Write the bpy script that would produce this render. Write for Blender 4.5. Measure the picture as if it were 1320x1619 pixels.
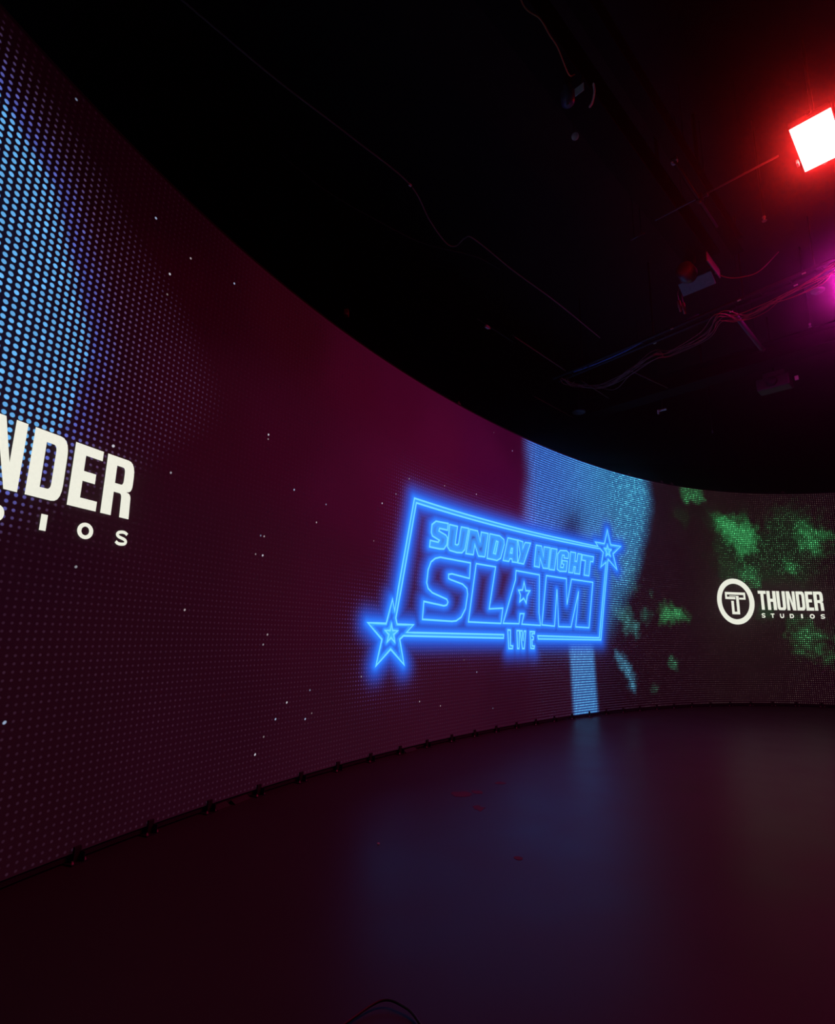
import bpy, bmesh, math, random
import numpy as np
from mathutils import Vector, Matrix
from mathutils.geometry import tessellate_polygon

for _o in list(bpy.data.objects):
    bpy.data.objects.remove(_o)
scene = bpy.context.scene
COL = scene.collection
random.seed(7)
RNG = np.random.default_rng(11)

# ------------------------------------------------------------------ camera
CAM_Z = 1.30
PITCH, ROLL, FPX = 0.19980, 0.019467, 857.13
cam_data = bpy.data.cameras.new('camera')
cam_data.sensor_fit = 'HORIZONTAL'
cam_data.sensor_width = 36.0
cam_data.lens = FPX / 1320.0 * 36.0
cam_data.shift_y = (830.4 - 809.5) / 1320.0
cam_data.clip_start = 0.02
cam = bpy.data.objects.new('camera', cam_data)
COL.objects.link(cam)
_f = Vector((0, math.cos(PITCH), math.sin(PITCH)))
_u0 = Vector((0, -math.sin(PITCH), math.cos(PITCH)))
_r0 = Vector((1, 0, 0))
_r = _r0 * math.cos(ROLL) + _u0 * math.sin(ROLL)
_u = -_r0 * math.sin(ROLL) + _u0 * math.cos(ROLL)
cam.matrix_world = Matrix(((_r.x, _u.x, -_f.x, 0), (_r.y, _u.y, -_f.y, 0), (_r.z, _u.z, -_f.z, CAM_Z), (0, 0, 0, 1)))
scene.camera = cam

# ------------------------------------------------------------------ world, haze, exposure
HAZE_DENSITY = 0.0038
world = bpy.data.worlds.new('world')
scene.world = world
world.use_nodes = True
wn = world.node_tree
wn.nodes.clear()
_wo = wn.nodes.new('ShaderNodeOutputWorld')
_bg = wn.nodes.new('ShaderNodeBackground')
_bg.inputs['Color'].default_value = (0, 0, 0, 1)
_vs = wn.nodes.new('ShaderNodeVolumeScatter')
_vs.inputs['Color'].default_value = (1, 1, 1, 1)
_vs.inputs['Density'].default_value = HAZE_DENSITY
_vs.inputs['Anisotropy'].default_value = 0.972
wn.links.new(_bg.outputs[0], _wo.inputs['Surface'])
wn.links.new(_vs.outputs[0], _wo.inputs['Volume'])

vs = scene.view_settings
vs.view_transform = 'Standard'
vs.look = 'None'
vs.gamma = 1.0
vs.exposure = 0.0
vs.use_curve_mapping = False
scene.cycles.use_denoising = True
scene.cycles.max_bounces = 5
scene.cycles.diffuse_bounces = 2
scene.cycles.glossy_bounces = 3
scene.cycles.volume_bounces = 0
scene.cycles.sample_clamp_indirect = 4.0

RED_PANEL = dict(color=(1.0, 0.022, 0.02), strength=230.0)
MAGENTA_PANEL = dict(color=(1.0, 0.02, 0.5), strength=250.0)


# ------------------------------------------------------------------ helpers
def lin(r, g, b):
    f = lambda c: (c / 255 / 12.92) if c / 255 <= 0.04045 else ((c / 255 + 0.055) / 1.055) ** 2.4
    return (f(r), f(g), f(b))


def mat(name, color, rough=0.6, metal=0.0, spec=0.5, noise=0.25, scale=30.0, bump=0.0):
    m = bpy.data.materials.new(name)
    m.use_nodes = True
    nt = m.node_tree
    b = nt.nodes['Principled BSDF']
    b.inputs['Metallic'].default_value = metal
    b.inputs['Specular IOR Level'].default_value = spec
    tc = nt.nodes.new('ShaderNodeTexCoord')
    n = nt.nodes.new('ShaderNodeTexNoise')
    n.inputs['Scale'].default_value = scale
    n.inputs['Detail'].default_value = 4
    nt.links.new(tc.outputs['Object'], n.inputs['Vector'])
    mx = nt.nodes.new('ShaderNodeMix')
    mx.data_type = 'RGBA'
    mx.inputs['A'].default_value = (*[c * (1 - noise) for c in color], 1)
    mx.inputs['B'].default_value = (*[min(1, c * (1 + noise)) for c in color], 1)
    nt.links.new(n.outputs['Fac'], mx.inputs['Factor'])
    nt.links.new(mx.outputs['Result'], b.inputs['Base Color'])
    mr = nt.nodes.new('ShaderNodeMapRange')
    mr.inputs['To Min'].default_value = max(0.03, rough - 0.08)
    mr.inputs['To Max'].default_value = min(1, rough + 0.08)
    nt.links.new(n.outputs['Fac'], mr.inputs['Value'])
    nt.links.new(mr.outputs['Result'], b.inputs['Roughness'])
    if bump:
        bp = nt.nodes.new('ShaderNodeBump')
        bp.inputs['Strength'].default_value = bump
        bp.inputs['Distance'].default_value = 0.01
        nt.links.new(n.outputs['Fac'], bp.inputs['Height'])
        nt.links.new(bp.outputs['Normal'], b.inputs['Normal'])
    return m


def emit_mat(name, color, strength=1.0, noise=0.0, sample=False):
    m = bpy.data.materials.new(name)
    m.use_nodes = True
    nt = m.node_tree
    b = nt.nodes['Principled BSDF']
    b.inputs['Base Color'].default_value = (0.02, 0.02, 0.02, 1)
    b.inputs['Roughness'].default_value = 0.5
    b.inputs['Emission Color'].default_value = (*color, 1)
    b.inputs['Emission Strength'].default_value = strength
    if noise:
        tc = nt.nodes.new('ShaderNodeTexCoord')
        n = nt.nodes.new('ShaderNodeTexNoise')
        n.inputs['Scale'].default_value = 60
        nt.links.new(tc.outputs['Object'], n.inputs['Vector'])
        mr = nt.nodes.new('ShaderNodeMapRange')
        mr.inputs['To Min'].default_value = strength * (1 - noise)
        mr.inputs['To Max'].default_value = strength * (1 + noise)
        nt.links.new(n.outputs['Fac'], mr.inputs['Value'])
        nt.links.new(mr.outputs['Result'], b.inputs['Emission Strength'])
    if not sample:
        m.cycles.emission_sampling = 'NONE'
    return m


class MB:
    """collects shapes into one mesh"""

    def __init__(self):
        self.bm = bmesh.new()

    def box(self, c, size, axes=None, bevel=0.0):
        ax = axes or (Vector((1, 0, 0)), Vector((0, 1, 0)), Vector((0, 0, 1)))
        M = Matrix(((ax[0].x, ax[1].x, ax[2].x, c[0]), (ax[0].y, ax[1].y, ax[2].y, c[1]), (ax[0].z, ax[1].z, ax[2].z, c[2]), (0, 0, 0, 1)))
        S = Matrix.Diagonal((*size, 1))
        r = bmesh.ops.create_cube(self.bm, size=1.0, matrix=M @ S)
        if bevel:
            es = {e for v in r['verts'] for e in v.link_edges}
            bmesh.ops.bevel(self.bm, geom=list(es), offset=bevel, segments=2, profile=0.5, affect='EDGES')
        return self

    def tube(self, pts, r, n=8, cap=True):
        pts = [Vector(p) for p in pts]
        rings = []
        up = Vector((0, 0, 1))
        for i, p in enumerate(pts):
            d = (pts[min(i + 1, len(pts) - 1)] - pts[max(i - 1, 0)]).normalized()
            a = d.cross(up)
            if a.length < 1e-3:
                a = d.cross(Vector((1, 0, 0)))
            a.normalize()
            b = a.cross(d).normalized()
            rad = r[i] if isinstance(r, (list, tuple)) else r
            rings.append([self.bm.verts.new(p + (a * math.cos(t) + b * math.sin(t)) * rad) for t in [2 * math.pi * k / n for k in range(n)]])
        for A, B in zip(rings, rings[1:]):
            for k in range(n):
                self.bm.faces.new((A[k], A[(k + 1) % n], B[(k + 1) % n], B[k]))
        if cap:
            self.bm.faces.new(rings[0][::-1])
            self.bm.faces.new(rings[-1])
        return self

    def lathe(self, origin, axis, profile, n=20):
        """profile: (distance along axis, radius)"""
        o, ax = Vector(origin), Vector(axis).normalized()
        pts = [o + ax * t for t, _ in profile]
        a = ax.cross(Vector((0, 0, 1)))
        if a.length < 1e-3:
            a = Vector((1, 0, 0))
        a.normalize()
        b = ax.cross(a)
        rings = []
        for p, (t, r) in zip(pts, profile):
            rings.append([self.bm.verts.new(p + (a * math.cos(q) + b * math.sin(q)) * max(r, 1e-4)) for q in [2 * math.pi * k / n for k in range(n)]])
        for A, B in zip(rings, rings[1:]):
            for k in range(n):
                self.bm.faces.new((A[k], A[(k + 1) % n], B[(k + 1) % n], B[k]))
        self.bm.faces.new(rings[0][::-1])
        self.bm.faces.new(rings[-1])
        return self

    def build(self, name, material, parent=None, smooth=False):
        me = bpy.data.meshes.new(name)
        bmesh.ops.recalc_face_normals(self.bm, faces=self.bm.faces[:])
        self.bm.to_mesh(me)
        self.bm.free()
        return link(name, me, material, parent, smooth)


def link(name, me, material, parent=None, smooth=False):
    o = bpy.data.objects.new(name, me)
    if material:
        me.materials.append(material)
    COL.objects.link(o)
    if smooth:
        for p in me.polygons:
            p.use_smooth = True
    if parent:
        o.parent = parent
        o.matrix_parent_inverse = world_of(parent).inverted()
    return o


def world_of(o):
    M = o.matrix_basis.copy()
    if o.parent:
        M = world_of(o.parent) @ o.matrix_parent_inverse @ M
    return M


def tag(o, label=None, cat=None, group=None, kind=None):
    if label:
        o['label'] = label
    if cat:
        o['category'] = cat
    if group:
        o['group'] = group
    if kind:
        o['kind'] = kind
    return o


def thing(name, label, cat, loc, group=None):
    o = bpy.data.objects.new(name, None)
    o.empty_display_size = 0.1
    COL.objects.link(o)
    o.location = loc
    return tag(o, label, cat, group)


def structure(o, label, cat):
    return tag(o, label, cat, kind='structure')


def spline(pts, per=8):
    """Catmull-Rom through points"""
    P = [Vector(p) for p in pts]
    P = [P[0] * 2 - P[1]] + P + [P[-1] * 2 - P[-2]]
    out = []
    for i in range(1, len(P) - 2):
        for k in range(per):
            t = k / per
            a, b, c, d = P[i - 1:i + 3]
            out.append(0.5 * ((2 * b) + (c - a) * t + (2 * a - 5 * b + 4 * c - d) * t * t + (3 * b - a - 3 * c + d) * t ** 3))
    out.append(P[-2])
    return out


# ------------------------------------------------------------------ plan of the curved screen (metres along the wall -> floor plan)
LED_BOTTOM, LED_TOP = 0.05, 4.55
PITCH_LED = 1 / 24
_s = np.linspace(-4, 19, 9201)
_sc = np.clip(_s, 0, 13.2)
_k = -0.0984675 + 0.0610738 * (_sc / 5) + 0.00022044 * (_sc / 5) ** 2 - 0.0147906 * (_sc / 5) ** 3
_ds = _s[1] - _s[0]
_i0 = int(np.argmin(abs(_s)))
_phi = np.cumsum(_k) * _ds
_phi = _phi - _phi[_i0] + 1.2105524
_X = np.cumsum(np.cos(_phi)) * _ds
_Y = np.cumsum(np.sin(_phi)) * _ds
_X += -2.0004737 - _X[_i0]
_Y += 3.1748079 - _Y[_i0]


def wall(s, z, off=0.0):
    """point on the screen, off = metres towards the stage"""
    p = float(np.interp(s, _s, _phi))
    return Vector((float(np.interp(s, _s, _X)) + math.sin(p) * off, float(np.interp(s, _s, _Y)) - math.cos(p) * off, z))


def wall_axes(s):
    p = float(np.interp(s, _s, _phi))
    return Vector((math.cos(p), math.sin(p), 0)), Vector((math.sin(p), -math.cos(p), 0)), Vector((0, 0, 1))

# lettering and outlines of the show graphic, in metres (along the wall, above the floor)
FRAME = [(3.917,2.969),(7.874,2.984),(8.635,2.977),(8.739,2.978),(8.663,3.051),(8.946,3.055),(9.059,3.338),(9.14,3.055),(9.454,3.059),(9.2,2.886),(9.294,2.592),(9.042,2.765),(9.022,2.714),(8.692,1.277),(6.87,1.275),(6.859,1.325),(8.645,1.315),(8.967,2.704),(8.798,2.599),(8.895,2.882),(8.803,2.94),(7.871,2.937),(3.957,2.918),(3.701,1.834),(3.613,1.485),(3.64,1.416),(3.949,1.419),(3.82,1.327),(5.961,1.329),(5.954,1.279),(3.762,1.288),(3.695,1.247),(3.786,0.962),(3.535,1.138),(3.288,0.965),(3.376,1.245),(3.127,1.419),(3.443,1.419),(3.544,1.697),(3.589,1.562),(3.644,1.83)]
STAR_SMALL_NEAR = [(3.539,1.422),(3.56,1.345),(3.654,1.343),(3.582,1.301),(3.607,1.214),(3.537,1.265),(3.468,1.217),(3.495,1.299),(3.427,1.343),(3.518,1.344)]
STAR_SMALL_FAR = [(9.042,3.044),(9.068,2.96),(9.152,2.96),(9.083,2.907),(9.117,2.832),(9.035,2.87),(8.98,2.828),(8.994,2.906),(8.939,2.964),(9.013,2.963)]
STAR_A = [(6.518,2.145),(6.56,2.013),(6.67,2.017),(6.597,1.942),(6.561,1.819),(6.498,1.891),(6.392,1.832),(6.414,1.937),(6.366,2.006),(6.471,2.018)]
SLAM = {'S':[(4.476,2.296),(5.158,2.299),(5.134,2.08),(4.731,2.105),(4.658,2.09),(4.658,2.037),(4.7,2.026),(4.975,1.988),(5.074,1.937),(5.091,1.86),(5.042,1.663),(4.944,1.544),(4.832,1.493),(4.737,1.484),(4.122,1.488),(4.144,1.707),(4.564,1.676),(4.625,1.689),(4.65,1.727),(4.624,1.763),(4.318,1.825),(4.228,1.872),(4.196,1.941),(4.222,2.106),(4.279,2.213),(4.369,2.269)],'L':[(5.295,2.304),(5.774,2.307),(5.604,1.686),(5.946,1.712),(5.894,1.489),(5.108,1.488)],'A':[(6.306,2.305),(6.95,2.296),(6.911,1.683),(6.942,1.487),(6.434,1.494),(6.501,1.655),(6.393,1.651),(6.362,1.498),(5.949,1.493),(6.286,2.159)],'M':[(7.146,2.302),(6.982,1.497),(7.339,1.486),(7.442,2.098),(7.454,1.481),(7.817,1.483),(8.08,2.104),(7.953,1.489),(8.351,1.483),(8.529,2.296),(7.882,2.302),(7.722,1.856),(7.732,2.298)]}
TITLE = {'S':[(4.374,2.757),(4.642,2.772),(4.627,2.678),(4.453,2.675),(4.438,2.638),(4.596,2.605),(4.629,2.571),(4.614,2.482),(4.552,2.415),(4.458,2.403),(4.244,2.402),(4.257,2.487),(4.426,2.487),(4.45,2.516),(4.301,2.55),(4.276,2.593),(4.289,2.699)],'U':[(4.674,2.764),(4.854,2.768),(4.801,2.513),(4.846,2.508),(4.879,2.528),(4.938,2.774),(5.113,2.782),(5.023,2.468),(4.956,2.415),(4.841,2.405),(4.679,2.413),(4.63,2.455)],'N':[(5.141,2.776),(5.332,2.779),(5.391,2.63),(5.42,2.776),(5.592,2.78),(5.506,2.425),(5.347,2.417),(5.261,2.571),(5.226,2.422),(5.046,2.416)],'D':[(5.635,2.783),(5.893,2.788),(5.997,2.747),(6.003,2.671),(5.905,2.45),(5.812,2.407),(5.559,2.41)],'Di':[(5.799,2.698),(5.843,2.693),(5.777,2.5),(5.723,2.504)],'A':[(6.101,2.789),(6.351,2.789),(6.348,2.433),(6.206,2.429),(6.207,2.473),(6.15,2.474),(6.119,2.426),(5.968,2.425)],'Ai':[(6.192,2.639),(6.223,2.639),(6.21,2.563),(6.16,2.562)],'Y':[(6.371,2.792),(6.508,2.783),(6.496,2.666),(6.567,2.779),(6.72,2.788),(6.516,2.428),(6.36,2.43),(6.423,2.577)],'N2':[(6.877,2.777),(7.033,2.78),(7.074,2.605),(7.103,2.777),(7.282,2.782),(7.201,2.422),(7.057,2.417),(6.982,2.571),(6.955,2.421),(6.806,2.423)],'I':[(7.315,2.778),(7.484,2.781),(7.388,2.415),(7.23,2.412)],'G':[(7.577,2.772),(7.771,2.787),(7.833,2.751),(7.806,2.655),(7.677,2.651),(7.692,2.698),(7.637,2.697),(7.569,2.481),(7.645,2.481),(7.67,2.54),(7.619,2.545),(7.631,2.604),(7.781,2.607),(7.736,2.422),(7.535,2.409),(7.465,2.439),(7.497,2.701)],'H':[(7.887,2.783),(8.043,2.782),(8.007,2.63),(8.063,2.63),(8.104,2.776),(8.217,2.775),(8.136,2.412),(7.975,2.411),(8.013,2.528),(7.97,2.529),(7.932,2.415),(7.803,2.413)],'T':[(8.239,2.77),(8.587,2.767),(8.562,2.672),(8.483,2.672),(8.419,2.404),(8.266,2.405),(8.328,2.67),(8.219,2.672)]}
LIVE = {'L':[(6.066,1.4),(6.134,1.398),(6.128,1.172),(6.19,1.168),(6.183,1.13),(6.084,1.13)],'I':[(6.302,1.394),(6.365,1.396),(6.351,1.129),(6.307,1.13)],'V':[(6.384,1.392),(6.441,1.394),(6.458,1.24),(6.492,1.391),(6.537,1.392),(6.489,1.129),(6.439,1.129)],'E':[(6.653,1.387),(6.777,1.385),(6.773,1.355),(6.704,1.354),(6.702,1.314),(6.744,1.304),(6.739,1.267),(6.7,1.263),(6.703,1.168),(6.761,1.165),(6.753,1.128),(6.662,1.132)]}

STUCK = [(1.57,3.0),(1.54,2.97),(0.23,4.2),(0.54,4.12),(0.57,4.11),(0.4,3.84),(0.38,3.86),(0.39,3.67),(1.94,2.59),(0.59,2.41),(1.61,2.09),(1.57,2.12),(1.6,1.95),(1.52,1.92),(1.01,4.19),(-0.03,1.65),(0.84,1.43),(2.32,0.76),(2.02,0.68),(2.35,0.56),(2.24,0.52),(4.1,0.52),(4.53,0.44),(5.66,0.31),(1.68,0.32),(1.75,0.44),(-0.27,0.8),(1.69,1.2),(1.73,1.25),(2.39,2.55),(3.31,2.75),(5.74,4.38),(6.27,4.23),(3.79,3.2),(4.57,3.25),(-0.45,4.49),(0.11,2.45),(5.02,0.96),(5.29,0.8),(3.04,0.84),(2.27,2.34),(3.55,2.95),(5.31,3.32),(3.18,2.32),(1.9,0.56)]


# ------------------------------------------------------------------ materials
M_FLOOR = mat('studio_floor', (0.034, 0.028, 0.031), rough=0.38, spec=0.07, noise=0.12, scale=1.6)
M_BLACK = mat('matte_black', (0.02, 0.02, 0.022), rough=0.8, spec=0.2)
M_CEIL = mat('black_ceiling', (0.02, 0.019, 0.02), rough=0.9, spec=0.1, noise=0.4, scale=3)
M_STEEL = mat('dark_painted_steel', (0.014, 0.014, 0.015), rough=0.65, spec=0.3)
M_BEAM = mat('blue_black_beam_paint', (0.005, 0.005, 0.006), rough=0.8, spec=0.12)
M_PIPE = mat('grey_pipe', (0.07, 0.065, 0.07), rough=0.5)
M_GREY = mat('mid_grey_metal', (0.13, 0.135, 0.14), rough=0.5)
M_WHITE = mat('pale_plastic', (0.75, 0.75, 0.74), rough=0.5)
M_CABLE = mat('pale_cable', (0.16, 0.15, 0.15), rough=0.55)
M_CABLE_DK = mat('black_rubber_cable', (0.02, 0.018, 0.02), rough=0.5, spec=0.3)
M_CABLE_REDLIT = mat('redlit_cable', (0.17, 0.05, 0.045), rough=0.5)  # red lamp light on rods and leads put into the colour
M_BUNDLE = mat('redlit_bundle_cable', (0.36, 0.07, 0.06), rough=0.45)  # lamp's red on the bundled cables painted into the base colour
M_CABLE_BLUE = mat('blue_cable', (0.06, 0.12, 0.4), rough=0.5)
M_YELLOW = mat('yellow_cable', (0.35, 0.25, 0.08), rough=0.5)
M_REDPL = mat('red_plastic', (0.6, 0.08, 0.06), rough=0.45)
M_BOLT = mat('bright_bolt', (0.8, 0.75, 0.62), rough=0.3, metal=0.6)
M_WOOD = mat('raw_wood', (0.022, 0.024, 0.012), rough=0.7, scale=12)
M_SCUFF = mat('pink_scuff', (0.075, 0.02, 0.032), rough=0.6, spec=0.05)  # for the reddish scuffs on the floor
M_TEXT = emit_mat('lit_white_pixels', lin(236, 238, 222), 1.0, noise=0.05)
M_NEON = emit_mat('lit_cyan_pixels', lin(110, 220, 255), 1.0)
M_NEON_FILL = emit_mat('lit_teal_pixels', lin(48, 140, 205), 1.0)

# ------------------------------------------------------------------ room shell
RX0, RX1, RY0, RY1, RZ = -5.0, 16.0, -5.0, 16.0, 6.6
structure(MB().box(((RX0 + RX1) / 2, (RY0 + RY1) / 2, -0.1), (RX1 - RX0, RY1 - RY0, 0.2)).build('floor', M_FLOOR), 'dark semi-gloss studio floor', 'floor')
structure(MB().box(((RX0 + RX1) / 2, (RY0 + RY1) / 2, RZ + 0.1), (RX1 - RX0, RY1 - RY0, 0.2)).build('ceiling', M_CEIL), 'black studio ceiling', 'ceiling')
for nm, c, sz in (('wall_left', (RX0 - 0.1, (RY0 + RY1) / 2, RZ / 2), (0.2, RY1 - RY0, RZ)),
                  ('wall_right', (RX1 + 0.1, (RY0 + RY1) / 2, RZ / 2), (0.2, RY1 - RY0, RZ)),
                  ('wall_back', ((RX0 + RX1) / 2, RY1 + 0.1, RZ / 2), (RX1 - RX0, 0.2, RZ)),
                  ('wall_front', ((RX0 + RX1) / 2, RY0 - 0.1, RZ / 2), (RX1 - RX0, 0.2, RZ))):
    structure(MB().box(c, sz).build(nm, M_BLACK), 'black studio wall', 'wall')


# ------------------------------------------------------------------ what the screen shows (numpy, metres on the wall)
def poly_sd(S, Z, poly):
    """signed distance to a polygon, negative inside"""
    P = np.array(poly, float)
    d = np.full(S.shape, 1e9)
    ins = np.zeros(S.shape, bool)
    for (x0, y0), (x1, y1) in zip(P, np.roll(P, -1, 0)):
        ex, ey = x1 - x0, y1 - y0
        t = np.clip(((S - x0) * ex + (Z - y0) * ey) / (ex * ex + ey * ey + 1e-12), 0, 1)
        d = np.minimum(d, np.hypot(S - x0 - t * ex, Z - y0 - t * ey))
        c = ((y0 > Z) != (y1 > Z)) & (S < (x1 - x0) * (Z - y0) / ((y1 - y0) if abs(y1 - y0) > 1e-9 else 1e-9) + x0)
        ins ^= c
    return np.where(ins, -d, d)


def line_d(S, Z, polys):
    d = np.full(S.shape, 1e9)
    for P in polys:
        for (x0, y0), (x1, y1) in zip(P, P[1:] + P[:1]):
            ex, ey = x1 - x0, y1 - y0
            t = np.clip(((S - x0) * ex + (Z - y0) * ey) / (ex * ex + ey * ey + 1e-12), 0, 1)
            d = np.minimum(d, np.hypot(S - x0 - t * ex, Z - y0 - t * ey))
    return d


def sstep(a, b, x):
    t = np.clip((x - a) / (b - a), 0, 1)
    return t * t * (3 - 2 * t)


def vnoise(S, Z, scale, seed):
    g = np.random.default_rng(seed).random((256, 256))
    x, y = (S + 50) * scale, (Z + 50) * scale
    xi, yi = np.floor(x).astype(int), np.floor(y).astype(int)
    fx, fy = x - xi, y - yi
    fx, fy = fx * fx * (3 - 2 * fx), fy * fy * (3 - 2 * fy)
    G = lambda a, b: g[a % 256, b % 256]
    return (G(xi, yi) * (1 - fx) + G(xi + 1, yi) * fx) * (1 - fy) + (G(xi, yi + 1) * (1 - fx) + G(xi + 1, yi + 1) * fx) * fy


def fbm(S, Z, scale, seed):
    return sum(vnoise(S, Z, scale * 2 ** i, seed + i) * 0.5 ** i for i in range(4)) / 1.875


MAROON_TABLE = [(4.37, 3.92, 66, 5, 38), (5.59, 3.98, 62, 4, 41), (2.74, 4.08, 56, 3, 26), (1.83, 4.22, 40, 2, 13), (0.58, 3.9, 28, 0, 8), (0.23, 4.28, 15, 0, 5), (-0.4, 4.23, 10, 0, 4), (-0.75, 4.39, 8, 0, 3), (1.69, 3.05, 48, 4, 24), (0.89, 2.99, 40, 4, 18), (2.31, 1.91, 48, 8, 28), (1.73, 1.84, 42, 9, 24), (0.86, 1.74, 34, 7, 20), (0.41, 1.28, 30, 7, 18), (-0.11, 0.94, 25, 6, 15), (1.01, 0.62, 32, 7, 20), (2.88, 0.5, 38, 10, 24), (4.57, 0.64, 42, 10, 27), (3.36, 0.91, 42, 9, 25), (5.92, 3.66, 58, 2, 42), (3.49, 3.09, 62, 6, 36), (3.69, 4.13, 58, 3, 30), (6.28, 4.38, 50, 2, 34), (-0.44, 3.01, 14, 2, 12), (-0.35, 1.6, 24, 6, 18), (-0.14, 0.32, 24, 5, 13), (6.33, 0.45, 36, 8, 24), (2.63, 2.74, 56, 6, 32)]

NEON_LINES = [FRAME, STAR_SMALL_NEAR, STAR_SMALL_FAR, STAR_A] + list(SLAM.values()) + list(TITLE.values()) + list(LIVE.values())


def screen_content(S, Z):
    led = np.zeros(S.shape + (3,))
    glow = np.zeros(S.shape + (3,))
    spark = np.full(S.shape, 0.12)

    def add(m, c):
        nonlocal led
        led += m[..., None] * np.array(c)

    def over(m, c):
        nonlocal led
        led = led * (1 - m[..., None]) + m[..., None] * np.array(c)

    n1 = fbm(S, Z, 0.9, 3)
    n2 = fbm(S, Z, 2.6, 21)
    n3 = fbm(S, Z, 9.0, 77)
    # faint grey content everywhere, stronger towards the green picture on the right
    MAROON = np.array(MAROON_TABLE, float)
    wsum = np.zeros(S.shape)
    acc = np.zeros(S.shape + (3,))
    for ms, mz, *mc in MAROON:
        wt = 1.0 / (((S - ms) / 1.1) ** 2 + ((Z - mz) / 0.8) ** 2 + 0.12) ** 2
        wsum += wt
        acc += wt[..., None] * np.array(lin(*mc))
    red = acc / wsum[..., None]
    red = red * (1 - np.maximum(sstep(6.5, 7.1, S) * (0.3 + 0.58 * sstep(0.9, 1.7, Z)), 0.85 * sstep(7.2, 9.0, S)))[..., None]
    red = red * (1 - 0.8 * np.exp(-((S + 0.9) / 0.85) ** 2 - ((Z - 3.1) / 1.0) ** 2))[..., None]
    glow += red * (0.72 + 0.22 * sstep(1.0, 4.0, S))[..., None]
    low = 1 - sstep(1.2, 2.3, Z)
    add(low, lin(38, 22, 36))
    add(1 - low, lin(16, 4, 12))
    over(sstep(6.3, 7.2, S), lin(72, 56, 88))
    over(sstep(8.8, 10.3, S), lin(74, 55, 66))
    over(sstep(10.8, 12.4, S), lin(80, 66, 60))
    led *= ((0.7 + 0.5 * n2) * (0.85 + 0.15 * sstep(0.2, 1.0, Z)))[..., None]
    # big blue picture at the near end
    d = poly_sd(S, Z, [(-4, 4.7), (-1.25, 4.3), (-0.80, 4.02), (-0.48, 3.77), (-0.25, 3.36), (-0.12, 2.95), (-0.17, 2.55), (-0.38, 2.2), (-0.62, 1.98), (-1.2, 1.75), (-4, 1.6)])
    d = d + (n2 - 0.5) * 0.12
    # distance shrinks the reach of the fringe above and below
    reach = 0.16 + 0.5 * np.exp(-((Z - 3.15) / 0.85) ** 2)
    over(np.clip(1.15 * np.exp(-np.maximum(d, 0) / reach * 1.1) * (1 - sstep(reach * 1.25, reach * 1.9, d)), 0, 1), lin(104, 82, 128))
    over(1 - sstep(0.02, 0.3, d), lin(84, 98, 190))
    over(1 - sstep(-0.03, 0.05, d), lin(100, 178, 240))
    glow += ((1 - sstep(-0.4, 0.25, d)) * 1.0)[..., None] * np.array(lin(1, 9, 26))
    # wide blue beams
    band = [(6.74, 4.8), (6.73, 4.06), (6.66, 3.39), (6.58, 2.76), (6.62, 2.05), (6.66, 1.28), (6.7, 0.9), (7.6, 0.9), (8.7, 1.0), (9.15, 1.42), (9.5, 2.0), (9.85, 2.4), (10.05, 2.91), (10.3, 3.59), (10.5, 4.15), (10.4, 4.8)]
    bd = poly_sd(S, Z, band) + (n1 - 0.5) * 0.25
    w = 1 - sstep(-0.28, 0.22, bd)
    t = sstep(7.0, 10.2, S)
    up = sstep(0.7, 3.2, Z)
    hot = 1.0 - 0.75 * np.exp(-((S - 7.9 - (Z - 3.1) * 0.35) / 0.42) ** 2 - ((Z - 3.05) / 0.55) ** 2) - 0.4 * np.exp(-((S - 9.0 - (Z - 3.2) * 0.35) / 0.25) ** 2 - ((Z - 3.1) / 0.6) ** 2)
    streak = 0.75 + 0.5 * fbm(S - (Z - 2) * 0.45, Z * 0.25, 1.6, 40)
    a, b = np.array((0.09, 0.36, 1.15)), np.array((0.12, 0.75, 0.95))
    colr = a * (1 - t[..., None]) + b * t[..., None]
    colr = colr * (hot * streak * (0.22 + 0.85 * up))[..., None]
    led = led * (1 - w[..., None]) + w[..., None] * colr
    glow += (w * up * hot)[..., None] * np.array(lin(2, 42, 105))
    cw = (1 - sstep(0.27, 0.43, np.abs(S - 8.14 + (Z - 0.6) * 0.05))) * (1 - sstep(1.15, 1.5, Z))
    over(cw * 0.95, lin(104, 200, 250))
    glow += cw[..., None] * np.array(lin(4, 52, 116))
    # green and teal picture on the far curve
    g_hi, g_lo = lin(92, 222, 135), lin(62, 138, 84)

    def patch(poly, c, soft, amt=1.0, sp=0.3, gl=(0, 0, 0)):
        nonlocal spark, glow
        dd = poly_sd(S, Z, poly) + (n2 - 0.5) * soft * 2.5 + (n3 - 0.5) * soft * 2.5
        soft = soft * 1.35
        m = (1 - sstep(-soft, soft, dd)) * amt
        over(m, c)
        spark = spark * (1 - m) + m * sp
        glow = glow + m[..., None] * np.array(gl)

    patch([(12.3, 4.03), (13.0, 3.85), (13.44, 3.74), (13.81, 4.08), (14.61, 4.0), (14.77, 3.61), (14.6, 3.24), (14.5, 3.07), (14.4, 2.65), (13.23, 2.5), (12.5, 2.6), (12.2, 3.13)], lin(66, 136, 84), 0.25, 0.85, 0.8, lin(2, 16, 6))
    patch([(12.35, 4.01), (12.75, 3.93), (13.28, 3.74), (13.3, 3.5), (13.22, 3.3), (12.86, 3.12), (12.78, 3.38), (12.54, 3.51), (12.42, 3.72)], g_hi, 0.13, 1, 0.1, lin(6, 70, 30))
    patch([(14.23, 3.86), (14.45, 3.77), (14.77, 3.61), (14.69, 3.53), (14.41, 3.56), (14.23, 3.69)], g_hi, 0.12, 0.9, 0.5, lin(4, 46, 16))
    patch([(14.21, 3.52), (14.52, 3.51), (14.6, 3.36), (14.58, 3.22), (14.46, 3.3), (14.22, 3.39)], g_hi, 0.1, 0.9, 0.4, lin(4, 50, 20))
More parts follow.
